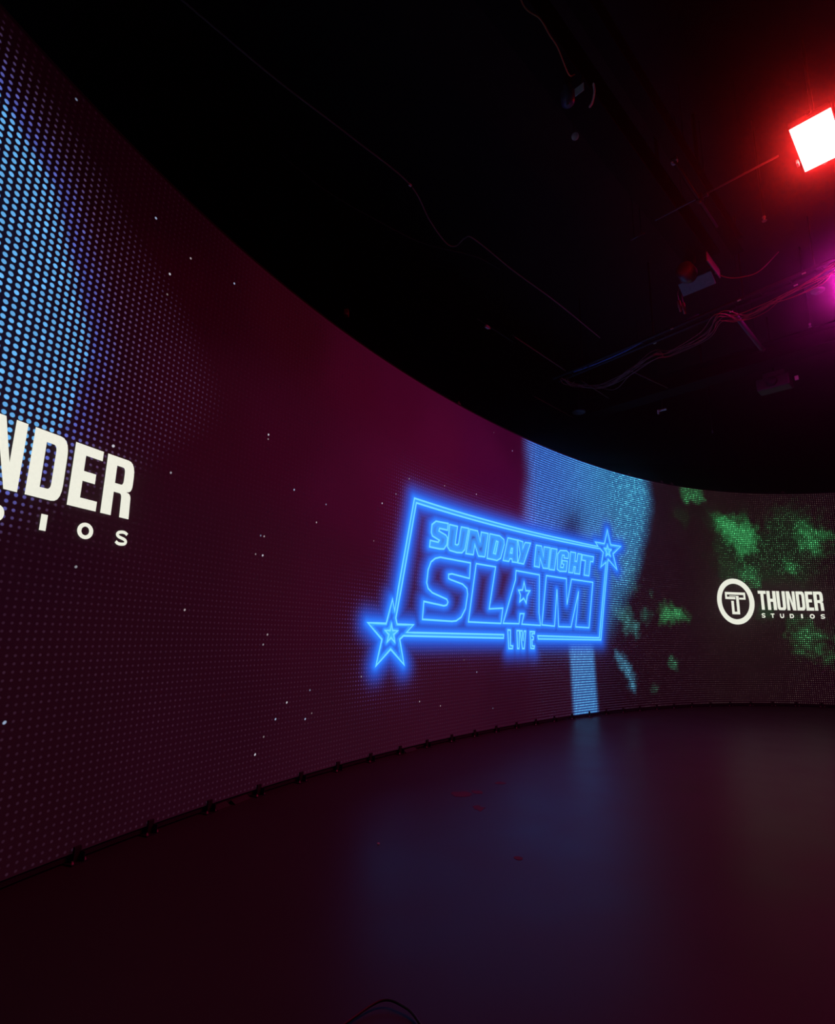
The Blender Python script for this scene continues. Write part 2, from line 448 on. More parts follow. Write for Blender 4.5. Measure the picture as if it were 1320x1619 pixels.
    patch([(13.9, 3.08), (14.1, 2.92), (14.05, 2.78), (13.85, 2.82)], g_hi, 0.1, 0.85, 0.5, lin(4, 46, 16))
    patch([(12.74, 2.8), (13.12, 2.84), (13.25, 2.5), (12.8, 2.5)], g_hi, 0.12, 0.7, 0.5, lin(4, 40, 16))
    patch([(13.2, 2.0), (13.45, 2.05), (13.4, 1.8), (13.1, 1.85)], g_lo, 0.1, 0.8, 0.6, lin(2, 24, 10))
    patch([(14.1, 1.74), (14.4, 1.55), (14.36, 1.06), (13.95, 1.05), (13.9, 1.44)], g_hi, 0.2, 0.75, 0.75, lin(2, 28, 8))
    patch([(10.68, 2.12), (10.85, 1.95), (11.2, 1.92), (11.36, 1.72), (10.99, 1.68), (10.55, 1.69), (10.55, 1.87)], g_hi, 0.1, 0.95, 0.3, lin(4, 48, 26))
    patch([(10.06, 1.97), (10.25, 1.86), (10.27, 1.79), (10.02, 1.55), (9.92, 1.78)], lin(86, 190, 170), 0.1, 0.8, 0.5, lin(2, 30, 24))
    patch([(9.21, 1.88), (9.6, 1.84), (9.94, 1.59), (9.8, 1.4), (9.48, 1.36), (9.4, 1.6)], lin(100, 200, 205), 0.12, 0.85, 0.3, lin(2, 34, 34))
    patch([(9.5, 3.0), (9.9, 2.9), (9.85, 2.3), (9.6, 2.2)], lin(100, 205, 200), 0.15, 0.6, 0.3, lin(2, 30, 30))
    patch([(9.1, 1.1), (9.35, 1.07), (9.55, 0.77), (9.66, 0.55), (9.64, 0.36), (9.5, 0.45), (9.35, 0.73), (9.13, 0.9)], lin(102, 190, 225), 0.07, 1, 0.2, lin(2, 30, 52))
    patch([(10.77, 0.98), (10.92, 0.88), (10.88, 0.77), (10.72, 0.84)], lin(90, 200, 150), 0.06, 0.9, 0.6, lin(2, 22, 14))
    patch([(10.2, 2.25), (10.4, 2.25), (10.33, 2.1)], lin(90, 180, 150), 0.06, 0.7, 0.6)
    patch([(11.45, 4.5), (12.02, 4.6), (11.98, 4.35), (11.54, 4.28)], g_hi, 0.1, 0.8, 0.6, lin(2, 30, 16))
    patch([(11.2, 4.1), (11.5, 4.0), (11.4, 3.8), (11.1, 3.9)], g_lo, 0.12, 0.6, 0.8)
    patch([(10.2, 0.46), (10.35, 0.4), (10.3, 0.3), (10.15, 0.33)], lin(90, 180, 150), 0.05, 0.7, 0.7)
    spark = np.maximum(spark, sstep(8.6, 9.6, S) * 0.38)
    # blue halo of the neon graphic
    box = (S > 2.3) & (S < 10.2) & (Z > 0.3) & (Z < 4.0)
    idx = np.nonzero(box)
    dn = np.full(S.shape, 9.0)
    dn[idx] = line_d(S[idx], Z[idx], NEON_LINES)
    h = np.exp(-(dn / 0.145) ** 2.1)
    inner = np.exp(-(dn / 0.055) ** 2)
    glow = glow * (1 - h[..., None]) + h[..., None] * np.array(lin(28, 88, 225))
    glow += (0.45 * inner)[..., None] * np.array(lin(40, 150, 235))
    led *= (1 - 0.9 * h)[..., None]
    led += (np.exp(-(dn / 0.33) ** 2) * (1 - h))[..., None] * np.array(lin(70, 62, 140))
    for P in list(TITLE.values()) + [FRAME, STAR_SMALL_NEAR, STAR_SMALL_FAR]:
        w_ = 0.10 if P is not FRAME else 0.034
        m = np.zeros(S.shape)
        m[idx] = (1 - sstep(-0.02, 0.01, poly_sd(S[idx], Z[idx], P))) * (1 - sstep(w_ * 0.8, w_, dn[idx]))
        glow = glow + m[..., None] * np.array(lin(34, 104, 104))
    return led, glow, spark


# ------------------------------------------------------------------ the curved LED wall
video_wall = thing('led_video_wall', 'tall curved screen of glowing dots wrapping round the studio floor', 'video screen', wall(6.0, 0.0))
tag(video_wall, kind='thing')

S0, S1 = -3.0, 17.0


def s_to_dot(s):
    return np.where(s < 0.3, 0.3 + (s - 0.3) * 0.935, s)


def dot_to_s(u):
    return np.where(u < 0.3, 0.3 + (u - 0.3) / 0.935, u)


def build_screen():
    step = PITCH_LED / 2
    u = np.arange(round(float(s_to_dot(np.array(S0))) / step), round(S1 / step) + 1) * step
    s = dot_to_s(u)
    z = LED_BOTTOM + np.arange(0, 217) * step
    nu, nz = len(u), len(z)
    Sg, Zg = np.meshgrid(s, z, indexing='ij')
    x = np.interp(s, _s, _X)
    y = np.interp(s, _s, _Y)
    co = np.empty((nu, nz, 3))
    co[..., 0] = x[:, None]
    co[..., 1] = y[:, None]
    co[..., 2] = Zg
    led, glow, spark = screen_content(Sg, Zg)
    iu = lambda a: int(round((float(s_to_dot(np.array(a))) - u[0]) / step))
    for k, (a, b) in enumerate(STUCK):
        i, j = iu(a), int(round((b - LED_BOTTOM) / step))
        i += 1 - (int(round(u[i] / step)) % 2)
        j += 1 - j % 2
        if 0 < i < nu and 0 < j < nz:
            led[i, j] = np.array(((1.2, 1.25, 1.4), (0.8, 0.7, 0.75), (0.7, 0.9, 1.3))[k % 3]) * (0.55, 0.3, 0.5, 0.25)[k % 4]
            spark[i - 1:i + 2, j - 1:j + 2] = 0
    me = bpy.data.meshes.new('screen')
    ii = np.arange(nu * nz).reshape(nu, nz)
    q = np.stack([ii[:-1, :-1], ii[1:, :-1], ii[1:, 1:], ii[:-1, 1:]], -1).reshape(-1, 4)
    me.vertices.add(nu * nz)
    me.vertices.foreach_set('co', co.reshape(-1).astype(np.float32))
    me.loops.add(q.size)
    me.loops.foreach_set('vertex_index', q.reshape(-1).astype(np.int32))
    me.polygons.add(len(q))
    me.polygons.foreach_set('loop_start', (np.arange(len(q)) * 4).astype(np.int32))
    me.update(calc_edges=True)
    uvl = me.uv_layers.new(name='dots')
    uv = np.stack([np.broadcast_to(u[:, None], (nu, nz)) / PITCH_LED, (Zg - LED_BOTTOM) / PITCH_LED], -1).reshape(-1, 2)
    uvl.data.foreach_set('uv', uv[q.reshape(-1)].reshape(-1).astype(np.float32))
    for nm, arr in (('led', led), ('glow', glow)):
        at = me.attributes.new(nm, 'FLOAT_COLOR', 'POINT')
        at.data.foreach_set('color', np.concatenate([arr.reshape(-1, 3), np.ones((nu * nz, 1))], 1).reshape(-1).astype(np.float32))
    at = me.attributes.new('spark', 'FLOAT', 'POINT')
    at.data.foreach_set('value', spark.reshape(-1).astype(np.float32))
    return me


def screen_material():
    m = bpy.data.materials.new('led_dot_matrix')
    m.use_nodes = True
    nt = m.node_tree
    N, L = nt.nodes, nt.links
    b = N['Principled BSDF']
    b.inputs['Base Color'].default_value = (0.03, 0.027, 0.03, 1)
    b.inputs['Roughness'].default_value = 0.8
    b.inputs['Specular IOR Level'].default_value = 0.1

    def vm(op, a, bb=None, out=0):
        n = N.new('ShaderNodeVectorMath')
        n.operation = op
        L.new(a, n.inputs[0])
        if bb is not None:
            if isinstance(bb, tuple):
                n.inputs[1].default_value = bb
            else:
                L.new(bb, n.inputs[1])
        return n.outputs['Value' if op == 'LENGTH' else 'Vector']

    def mth(op, a, bb=None, clamp=False):
        n = N.new('ShaderNodeMath')
        n.operation = op
        n.use_clamp = clamp
        for i, v in enumerate((a, bb)):
            if v is None:
                continue
            if isinstance(v, (int, float)):
                n.inputs[i].default_value = v
            else:
                L.new(v, n.inputs[i])
        return n.outputs[0]

    uv = N.new('ShaderNodeUVMap')
    uv.uv_map = 'dots'
    fr = vm('FRACTION', uv.outputs[0])
    r = vm('LENGTH', vm('SUBTRACT', fr, (0.5, 0.5, 0.0)))
    cell = vm('FLOOR', uv.outputs[0])
    wn_ = N.new('ShaderNodeTexWhiteNoise')
    wn_.noise_dimensions = '2D'
    L.new(cell, wn_.inputs['Vector'])
    att = {}
    for nm in ('led', 'glow', 'spark'):
        a = N.new('ShaderNodeAttribute')
        a.attribute_name = nm
        att[nm] = a
    sep = N.new('ShaderNodeSeparateColor')
    L.new(att['led'].outputs['Color'], sep.inputs[0])
    lum = mth('MAXIMUM', sep.outputs[0], mth('MAXIMUM', sep.outputs[1], sep.outputs[2]))
    # brighter pixels bleed wider
    rad = N.new('ShaderNodeMapRange')
    rad.inputs['From Min'].default_value = 0.02
    rad.inputs['From Max'].default_value = 0.8
    rad.inputs['To Min'].default_value = 0.23
    rad.inputs['To Max'].default_value = 0.36
    L.new(lum, rad.inputs['Value'])
    mask = mth('MULTIPLY', mth('SUBTRACT', rad.outputs[0], r), 9.0, clamp=True)
    # per-pixel variation: 1 - spark + spark * noise^3 * 2.6
    p3 = mth('MULTIPLY', mth('POWER', wn_.outputs['Value'], 3.0), 2.9)
    var = mth('ADD', mth('SUBTRACT', 1.0, att['spark'].outputs['Fac']), mth('MULTIPLY', att['spark'].outputs['Fac'], p3))
    k = mth('MULTIPLY', mask, var)
    sc = N.new('ShaderNodeVectorMath')
    sc.operation = 'SCALE'
    L.new(att['led'].outputs['Color'], sc.inputs[0])
    L.new(k, sc.inputs['Scale'])
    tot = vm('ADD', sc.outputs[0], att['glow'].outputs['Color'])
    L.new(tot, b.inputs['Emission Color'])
    b.inputs['Emission Strength'].default_value = 1.0
    m.cycles.emission_sampling = 'NONE'
    return m


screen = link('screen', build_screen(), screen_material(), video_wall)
tag(screen, 'glowing screen face made of rows of coloured dots')


def wall_strip(name, z0, z1, off0, off1, material, parent, step=0.25):
    """solid strip that follows the wall, off0..off1 towards the stage"""
    mb = MB()
    ss = np.arange(S0, S1 + 1e-6, step)
    rings = []
    for s in ss:
        rings.append([mb.bm.verts.new(wall(s, z, o)) for z, o in ((z0, off0), (z0, off1), (z1, off1), (z1, off0))])
    for A, B in zip(rings, rings[1:]):
        for k in range(4):
            mb.bm.faces.new((A[k], A[(k + 1) % 4], B[(k + 1) % 4], B[k]))
    mb.bm.faces.new(rings[0])
    mb.bm.faces.new(rings[-1][::-1])
    return mb.build(name, material, parent)


wall_strip('cabinet_back', LED_BOTTOM, LED_TOP, -0.1, -0.004, M_BLACK, video_wall)
wall_strip('bottom_rail', 0.012, LED_BOTTOM - 0.001, -0.09, -0.012, M_BLACK, video_wall)
wall_strip('top_trim', LED_TOP + 0.001, LED_TOP + 0.02, -0.1, 0.0, M_BLACK, video_wall)

# feet: one every half metre along the bottom edge
for i in range(-3, 33):
    s = 0.24 + 0.5 * i
    if not (S0 < s < S1) or s > 15.5 or s < -0.9:
        continue
    ax = wall_axes(s)
    f = MB()
    f.box(wall(s, 0.004, 0.012), (0.10, 0.085, 0.008), ax)
    f.box(wall(s, 0.045, 0.018), (0.045, 0.016, 0.085), ax, 0.003)
    f.box(wall(s + 0.02, 0.035, 0.035), (0.006, 0.05, 0.05), ax)
    fo = f.build('foot_bracket', M_STEEL, video_wall)
    for ds, dz in ((-0.038, 0.012), (0.038, 0.012)):
        b = MB()
        b.lathe(wall(s + ds, 0.008, 0.04), (0, 0, 1), [(0, 0.008), (0.006, 0.008), (0.007, 0.005), (0.014, 0.005)], 8)
        b.build('bolt', M_BOLT, fo)
# lifting lugs on the top edge
for s in (4.92, 9.9, 10.9, 11.2, 14.0):
    ax = wall_axes(s)
    MB().box(wall(s, LED_TOP + 0.035, -0.03), (0.07, 0.03, 0.05), ax, 0.004).lathe(wall(s, LED_TOP + 0.062, -0.03), (0, 0, 1), [(0, 0.012), (0.02, 0.012), (0.021, 0.004)], 8).build('lifting_lug', M_PIPE, video_wall)


# ------------------------------------------------------------------ graphics shown on the screen, as lit shapes on its face
def flat_shapes(name, shapes, material, parent, off=0.006):
    """shapes: list of [outer, hole, hole...] in wall metres"""
    bm = bmesh.new()
    for loops in shapes:
        pts = [[Vector((x, y, 0)) for x, y in lp] for lp in loops]
        flat = [p for lp in pts for p in lp]
        vs_ = [bm.verts.new((p.x, p.y, 0)) for p in flat]
        for t in tessellate_polygon(pts):
            try:
                bm.faces.new([vs_[i] for i in t])
            except ValueError:
                pass
    # cut along the wall so the shape follows the curve
    us = [v.co.x for v in bm.verts]
    c = math.floor(min(us) * 8) / 8
    while c < max(us):
        g = bm.verts[:] + bm.edges[:] + bm.faces[:]
        bmesh.ops.bisect_plane(bm, geom=g, plane_co=(c, 0, 0), plane_no=(1, 0, 0))
        c += 0.125
    for v in bm.verts:
        v.co = wall(v.co.x, v.co.y, off)
    bmesh.ops.recalc_face_normals(bm, faces=bm.faces[:])
    me = bpy.data.meshes.new(name)
    bm.to_mesh(me)
    bm.free()
    return link(name, me, material, parent)


def ribbon(name, polys, w, material, parent, off=0.008):
    bm = bmesh.new()
    for P in polys:
        # resample so it follows the curve
        Q = []
        for (x0, y0), (x1, y1) in zip(P, P[1:] + P[:1]):
            n = max(1, int(abs(x1 - x0) / 0.15))
            for k in range(n):
                Q.append(Vector((x0 + (x1 - x0) * k / n, y0 + (y1 - y0) * k / n)))
        n = len(Q)
        L_, R_ = [], []
        for i in range(n):
            a, b, c = Q[i - 1], Q[i], Q[(i + 1) % n]
            d0 = (b - a).normalized() if (b - a).length > 1e-9 else Vector((1, 0))
            d1 = (c - b).normalized() if (c - b).length > 1e-9 else d0
            n0, n1 = Vector((-d0.y, d0.x)), Vector((-d1.y, d1.x))
            m = n0 + n1
            if m.length < 0.35:
                m = n0
                k = 1.0
            else:
                m.normalize()
                k = min(1 / max(m.dot(n0), 0.35), 2.2)
            L_.append(bm.verts.new(wall(b.x + m.x * w * k / 2, b.y + m.y * w * k / 2, off)))
            R_.append(bm.verts.new(wall(b.x - m.x * w * k / 2, b.y - m.y * w * k / 2, off)))
        for i in range(n):
            j = (i + 1) % n
            bm.faces.new((L_[i], L_[j], R_[j], R_[i]))
    bmesh.ops.recalc_face_normals(bm, faces=bm.faces[:])
    me = bpy.data.meshes.new(name)
    bm.to_mesh(me)
    bm.free()
    return link(name, me, material, parent)


neon = ribbon('neon_frame', [FRAME], 0.023, M_NEON, video_wall)
tag(neon, 'double-lined blue neon frame with a star at two corners')
tag(ribbon('star_outline', [STAR_SMALL_NEAR], 0.022, M_NEON, neon), 'small neon star at lower left of the frame')
tag(ribbon('star_outline', [STAR_SMALL_FAR], 0.022, M_NEON, neon), 'small neon star at upper right of the frame')
tag(ribbon('star_outline', [STAR_A], 0.026, M_NEON, neon), 'small neon star inside the letter A')
tag(ribbon('title_lettering', list(TITLE.values()), 0.022, M_NEON, neon), 'small upper line of neon outline letters')
tag(ribbon('title_lettering', list(SLAM.values()), 0.022, M_NEON, neon), 'large middle line of neon outline letters')
tag(ribbon('title_lettering', list(LIVE.values()), 0.024, M_NEON, neon), 'tiny neon letters in the gap of the bottom frame line')


def rounded(pts, r, seg=5):
    """pts: (x, y, radius or None)"""
    out = []
    n = len(pts)
    for i in range(n):
        p = Vector(pts[i][:2])
        rr = pts[i][2] if len(pts[i]) > 2 else 0
        if not rr:
            out.append((p.x, p.y))
            continue
        a = (Vector(pts[i - 1][:2]) - p).normalized()
        b = (Vector(pts[(i + 1) % n][:2]) - p).normalized()
        P0, P1 = p + a * rr, p + b * rr
        for k in range(seg + 1):
            t = k / seg
            q = P0 * (1 - t) ** 2 + p * 2 * t * (1 - t) + P1 * t * t
            out.append((q.x, q.y))
    return out


# condensed bold capitals in a 1 x 1 box
K = 0.36
GLYPH = {
    'T': [[[(0, 1), (1, 1), (1, .84), (.69, .84), (.69, 0), (.31, 0), (.31, .84), (0, .84)]]],
    'H': [[[(0, 0), (0, 1), (K, 1), (K, .59), (1 - K, .59), (1 - K, 1), (1, 1), (1, 0), (1 - K, 0), (1 - K, .43), (K, .43), (K, 0)]]],
    'U': [[rounded([(0, 1), (K, 1), (K, .14, .06), (1 - K, .14, .06), (1 - K, 1), (1, 1), (1, 0, .26), (0, 0, .26)], 0)]],
    'N': [[[(0, 0), (0, 1), (.4, 1), (.68, .38), (.68, 1), (1, 1), (1, 0), (.64, 0), (.32, .66), (.32, 0)]]],
    'D': [[rounded([(0, 0), (0, 1), (1, 1, .28), (1, 0, .28)], 0), rounded([(K, .16), (K, .84), (.66, .84, .1), (.66, .16, .1)], 0)]],
    'E': [[[(0, 0), (0, 1), (1, 1), (1, .84), (.4, .84), (.4, .59), (.84, .59), (.84, .43), (.4, .43), (.4, .16), (1, .16), (1, 0)]]],
    'R': [[rounded([(0, 0), (0, 1), (1, 1, .26), (1, .47, .14), (.8, .45), (.97, .42, .08), (1, 0), (.66, 0), (.64, .4, .08), (K, .4), (K, 0)], 0), rounded([(K, .55), (K, .85), (.66, .85, .09), (.66, .55, .09)], 0)]],
}


def ring(cx, cy, rx, ry, n=40):
    return [(cx + rx * math.cos(2 * math.pi * k / n), cy + ry * math.sin(2 * math.pi * k / n)) for k in range(n)]


def stroke(pts, w):
    """open polyline of constant width as a polygon"""
    P = [Vector(p) for p in pts]
    L_, R_ = [], []
    for i, p in enumerate(P):
        d = (P[min(i + 1, len(P) - 1)] - P[max(i - 1, 0)]).normalized()
        nrm = Vector((-d.y, d.x)) * w / 2
        L_.append(tuple(p + nrm))
        R_.append(tuple(p - nrm))
    return [[[L_[i], L_[i + 1], R_[i + 1], R_[i]]] for i in range(len(P) - 1)]


SW = 0.22
_sS = [(.93, .8), (.75, .91), (.5, .93), (.22, .85), (.13, .7), (.25, .57), (.5, .5), (.75, .43), (.88, .29), (.78, .13), (.5, .07), (.25, .09), (.07, .2)]
SMALL = {
    'S': stroke([tuple(v)[:2] for v in spline([(x, y, 0) for x, y in _sS], 4)], SW),
    'T': [[[(0, 1), (1, 1), (1, .79), (.63, .79), (.63, 0), (.37, 0), (.37, .79), (0, .79)]]],
    'U': stroke([tuple(v)[:2] for v in spline([(.13, 1, 0), (.13, .5, 0), (.2, .2, 0), (.5, .1, 0), (.8, .2, 0), (.87, .5, 0), (.87, 1, 0)], 4)], .26),
    'D': [[rounded([(0, 0), (0, 1), (1, 1, .55), (1, 0, .55)], 0, 8), rounded([(.27, .22), (.27, .78), (.73, .78, .3), (.73, .22, .3)], 0, 8)]],
    'I': [[[(.3, 0), (.3, 1), (.72, 1), (.72, 0)]]],
    'O': [[ring(.5, .5, .58, .54), ring(.5, .5, .28, .29)]],
}


def place(glyph, u0, u1, z0, z1):
    return [[[(u0 + x * (u1 - u0), z0 + y * (z1 - z0)) for x, y in lp] for lp in sh] for sh in glyph]


def studio_logo(spans, z0, z1, small, sw, sz0, sz1, cx, cz, rx, rz, what):
    sh = []
    for ch, (a, b) in zip('THUNDER', spans):
        sh += place(GLYPH[ch], a, b, z0, z1)
    lg = flat_shapes('studio_lettering', sh, M_TEXT, video_wall)
    tag(lg, 'large white solid capital letters ' + what)
    for ch, c in zip('STUDIOS', small):
        so = flat_shapes('small_letter', place(SMALL[ch], c - sw / 2, c + sw / 2, sz0, sz1), M_TEXT, lg)
        tag(so, 'small white letter ' + ch + ' ' + what)
    k = rx
    rect = lambda x0, y0, x1, y1: [[(cx + x0 * rx, cz + y0 * rz), (cx + x1 * rx, cz + y0 * rz), (cx + x1 * rx, cz + y1 * rz), (cx + x0 * rx, cz + y1 * rz)]]
    sh = [[ring(cx, cz, rx, rz, 64), ring(cx, cz, rx * .745, rz * .775, 64)]]
    sh += [rect(-.53, .29, .56, .40), rect(-.53, .09, -.43, .29), rect(-.43, .09, .02, .19), rect(.46, .09, .56, .29), rect(.22, .09, .46, .17),
           rect(-.22, -.56, -.08, .02), rect(.06, -.56, .20, .235), rect(-.08, -.56, .06, -.45), rect(-.30, .215, .20, .245)]
    tag(flat_shapes('round_emblem', sh, M_TEXT, lg), 'white ring emblem with a block T ' + what)


studio_logo([(13.177, 13.355), (13.372, 13.57), (13.585, 13.77), (13.79, 13.975), (13.995, 14.165), (14.18, 14.33), (14.345, 14.525)], 1.972, 2.378,
            [13.253, 13.457, 13.66, 13.866, 14.07, 14.275, 14.48], 0.085, 1.806, 1.896, 12.62, 2.133, 0.457, 0.486, 'on the far curve of the screen')
studio_logo([(-1.30, -1.11), (-1.08, -0.88), (-0.84, -0.645), (-0.60, -0.402), (-0.361, -0.155), (-0.116, 0.072), (0.103, 0.308)], 2.002, 2.385,
            [-1.265, -1.007, -0.75, -0.492, -0.235, 0.023, 0.275], 0.09, 1.827, 1.918, -1.95, 2.1, 0.47, 0.486, 'at the near end of the screen')


# ------------------------------------------------------------------ ceiling grid
A1 = Vector((math.cos(math.radians(44)), math.sin(math.radians(44)), 0))     # one grid direction
A2 = Vector((math.sin(math.radians(44)), -math.cos(math.radians(44)), 0))    # the other
UP = Vector((0, 0, 1))


def V(x, y, z):
    return Vector((x, y, z))


def panel_light(name, label, center, spec, size=(0.30, 0.60), yaw=None):
    """flat LED panel hanging face down from a yoke: size along A2, A1"""
    c = Vector(center)
    t = thing(name, label, 'studio light', c)
    m = emit_mat(name + '_glow', spec['color'], spec['strength'], sample=True)
    b2, b1 = size
    MB().box(c + UP * 0.035, (b2, b1, 0.06), (A2, A1, UP), 0.004).build('housing', M_BLACK, t)
    MB().box(c + UP * 0.001, (b2 - 0.012, b1 - 0.012, 0.008), (A2, A1, UP)).build('diffuser', m, t)['label'] = 'bright glowing face'
    y = MB()
    for s in (-1, 1):
        y.box(c + A1 * s * (b1 / 2 + 0.02) + UP * 0.13, (0.03, 0.006, 0.24), (A2, A1, UP))
    y.box(c + UP * 0.25, (0.03, b1 + 0.046, 0.006), (A2, A1, UP))
    yo = y.build('yoke', M_STEEL, t)
    for s in (-1, 1):
        MB().lathe(c + A1 * s * (b1 / 2 + 0.022) + UP * 0.035, A1 * s, [(0, 0.02), (0.02, 0.02), (0.025, 0.012)], 10).build('knob', M_WHITE if s > 0 else M_BLACK, yo)
    MB().box(c - A2 * (b2 / 2 + 0.02) + A1 * 0.13 - UP * 0.005, (0.018, 0.05, 0.04), (A2, A1, UP), 0.003).build('edge_clip', M_WHITE, t)
    # stem up to the deck
    MB().tube([c + UP * 0.25, (c.x, c.y, RZ)], 0.014).build('drop_rod', M_STEEL, t)
    return t


LAMP_Z = 5.50
k_ = (LAMP_Z - 1.3) / 4.1
lamp = panel_light('panel_light', 'square red studio light blown out to white, hanging face down', (3.275 * k_, 3.79 * k_, LAMP_Z), RED_PANEL, (0.286 * k_, 0.575 * k_))
lamp2 = panel_light('panel_light', 'magenta studio light glowing at the right edge of the picture', (5.07, 5.60, 5.5), MAGENTA_PANEL, (0.30, 0.56))


def pipe_run(name, label, cat, p0, p1, r, material, ends=True, group=None, hang=True):
    p0, p1 = Vector(p0), Vector(p1)
    t = thing(name, label, cat, p0, group)
    MB().tube([p0, p1], r, 12).build('tube', material, t, True)
    d = (p1 - p0).normalized()
    if ends:
        for e, s in ((p0, -1), (p1, 1)):
            MB().lathe(e - d * s * 0.02, d * s, [(0, r * 1.25), (0.05, r * 1.25), (0.055, r * 0.8)], 12).build('end_cap', M_STEEL, t)
    if hang:
        n = max(2, int((p1 - p0).length / 1.6))
        for k in range(n):
            q = p0.lerp(p1, (k + 0.5) / n)
            MB().tube([q, (q.x, q.y, RZ)], 0.004, 6).build('hanger_rod', M_BLACK, t)
    return t


# deep dark beams under the deck
def beam(label, p0, p1, w, h):
    p0, p1 = Vector(p0), Vector(p1)
    d = (p1 - p0).normalized()
    s = d.cross(UP)
    t = thing('ceiling_beam', label, 'beam', p0, 'dark beams under the ceiling')
    tag(t, kind='thing')
    c = (p0 + p1) / 2
    L_ = (p1 - p0).length
    MB().box(c - UP * h / 2 * 0 - UP * (h / 2 - 0.01), (w, L_, 0.02), (s, d, UP)).build('bottom_flange', M_BEAM, t)
    MB().box(c, (0.02, L_, h - 0.04), (s, d, UP)).build('web', M_BEAM, t)
    MB().box(c + UP * (h / 2 - 0.01), (w, L_, 0.02), (s, d, UP)).build('top_flange', M_BEAM, t)
    n = max(1, int(L_ / 2.0))
    for k in range(n):
        q = p0.lerp(p1, (k + 0.5) / n) + UP * h / 2
        MB().tube([q, (q.x, q.y, RZ)], 0.02, 8).build('hanger_rod', M_STEEL, t)
    return t


def along(p, a, t0, t1):
    p = Vector(p)
    return p + a * t0, p + a * t1


b0 = V(1.75, 4.16, 5.95)
beam('dark beam running up past the pale pipe clamps', *along(V(1.62, 4.02, 5.75), A1, -3.2, 2.6), 0.26, 0.3)
beam('dark beam crossing under the red studio light pipe', *along(V(2.75, 4.62, 5.75), A1, -3.6, 1.2), 0.12, 0.2)
beam('purple-tinted dark beam above the small dark camera box', *along(V(4.9, 8.5, 5.75), A2, -3.4, 3.2), 0.34, 0.3)

pipe_run('ceiling_pipe', 'thin grey pipe running from the cross clamp towards the red light', 'pipe', *along(V(2.682, 4.529, 5.53), A2, -0.43, 0.66), 0.009, M_PIPE, False)
pipe_run('ceiling_pipe', 'thin grey pipe end showing beyond the dark beam', 'pipe', *along(V(2.26, 5.11, 5.53), A2, -0.02, 0.13), 0.009, M_PIPE, False)
pipe_run('ceiling_pipe', 'dark pipe passing through the cross clamp', 'pipe', *along(V(2.682, 4.529, 5.50), A1, -0.6, 0.5), 0.012, M_STEEL, False)
cl = thing('pipe_clamp', 'cross clamp joining two thin ceiling pipes', 'clamp', V(2.682, 4.529, 5.50))
MB().box(V(2.682, 4.529, 5.515), (0.06, 0.06, 0.07), (A2, A1, UP), 0.008).build('clamp_body', M_STEEL, cl)
MB().lathe(V(2.682, 4.529, 5.515) + A2 * 0.03, A2, [(0, 0.014), (0.03, 0.014), (0.032, 0.02), (0.045, 0.02)], 8).build('bolt', M_PIPE, cl)
MB().lathe(V(2.682, 4.529, 5.48), -UP, [(0, 0.012), (0.02, 0.012)], 8).build('bolt', M_PIPE, cl)


def half_clamp(label, c, a, material, r=0.032, w=0.03):
    """half-round pipe coupler"""
    c = Vector(c)
    t = thing('pipe_coupler', label, 'clamp', c)
    o, s = MB(), a.cross(UP)
    pts_o = [c + s * math.cos(q) * r + UP * math.sin(q) * r for q in [math.pi * (0.85 + 1.3 * k / 12) for k in range(13)]]
    o.tube(pts_o, w / 3, 6)
    o.build('strap', material, t)
    MB().box(c + UP * 0.03, (0.05, 0.03, 0.025), (s, a, UP), 0.004).build('saddle', M_STEEL, t)
    return t


half_clamp('pale curved coupler on the dark pipe above the cross clamp', (2.25, 4.127, 5.52), A1, M_WHITE, 0.022)

# pale tags and hooks on the big beam
hk = thing('hanging_hook', 'pale hook and tag hanging under the yellow cable end', 'hook', V(1.18, 3.42, 5.42))
MB().box(V(1.175, 3.405, 5.42), (0.075, 0.006, 0.07), (A2, A1, UP), 0.002).build('tag', M_WHITE, hk)
MB().tube(spline([V(1.28, 3.39, 5.47), V(1.295, 3.42, 5.42), V(1.29, 3.46, 5.37), V(1.27, 3.48, 5.34)], 6), [0.003] + [0.008] * 17 + [0.003], 8).build('hook', M_WHITE, hk)
MB().tube([V(1.18, 3.41, 5.45), V(1.22, 3.44, 5.6)], 0.008, 8).build('stem', M_STEEL, hk)
tg = thing('cable_tag', 'small pale oval tag hanging below the pale hook', 'tag', V(1.25, 3.78, 5.4))
MB().lathe(V(1.25, 3.78, 5.4), V(0.3, 0.85, 0.42), [(0, 0.018), (0.004, 0.03), (0.009, 0.03), (0.012, 0.018)], 14).build('plate', M_WHITE, tg)
MB().tube([V(1.25, 3.79, 5.425), V(1.24, 3.8, 5.6)], 0.003, 6).build('string', M_STEEL, tg)
kn = thing('beam_fixture', 'round blue-grey fixture on the dark beam beside the hook', 'fixture', V(1.10, 3.52, 5.5))
MB().lathe(V(1.12, 3.52, 5.42), UP, [(0, 0.02), (0.01, 0.05), (0.1, 0.055), (0.13, 0.03), (0.2, 0.03)], 18).build('can', mat('blue_grey_can', (0.06, 0.07, 0.13), 0.4), kn, True)
MB().lathe(V(1.12, 3.52, 5.405), UP, [(0, 0.012), (0.016, 0.016)], 12).build('lens', M_GREY, kn)

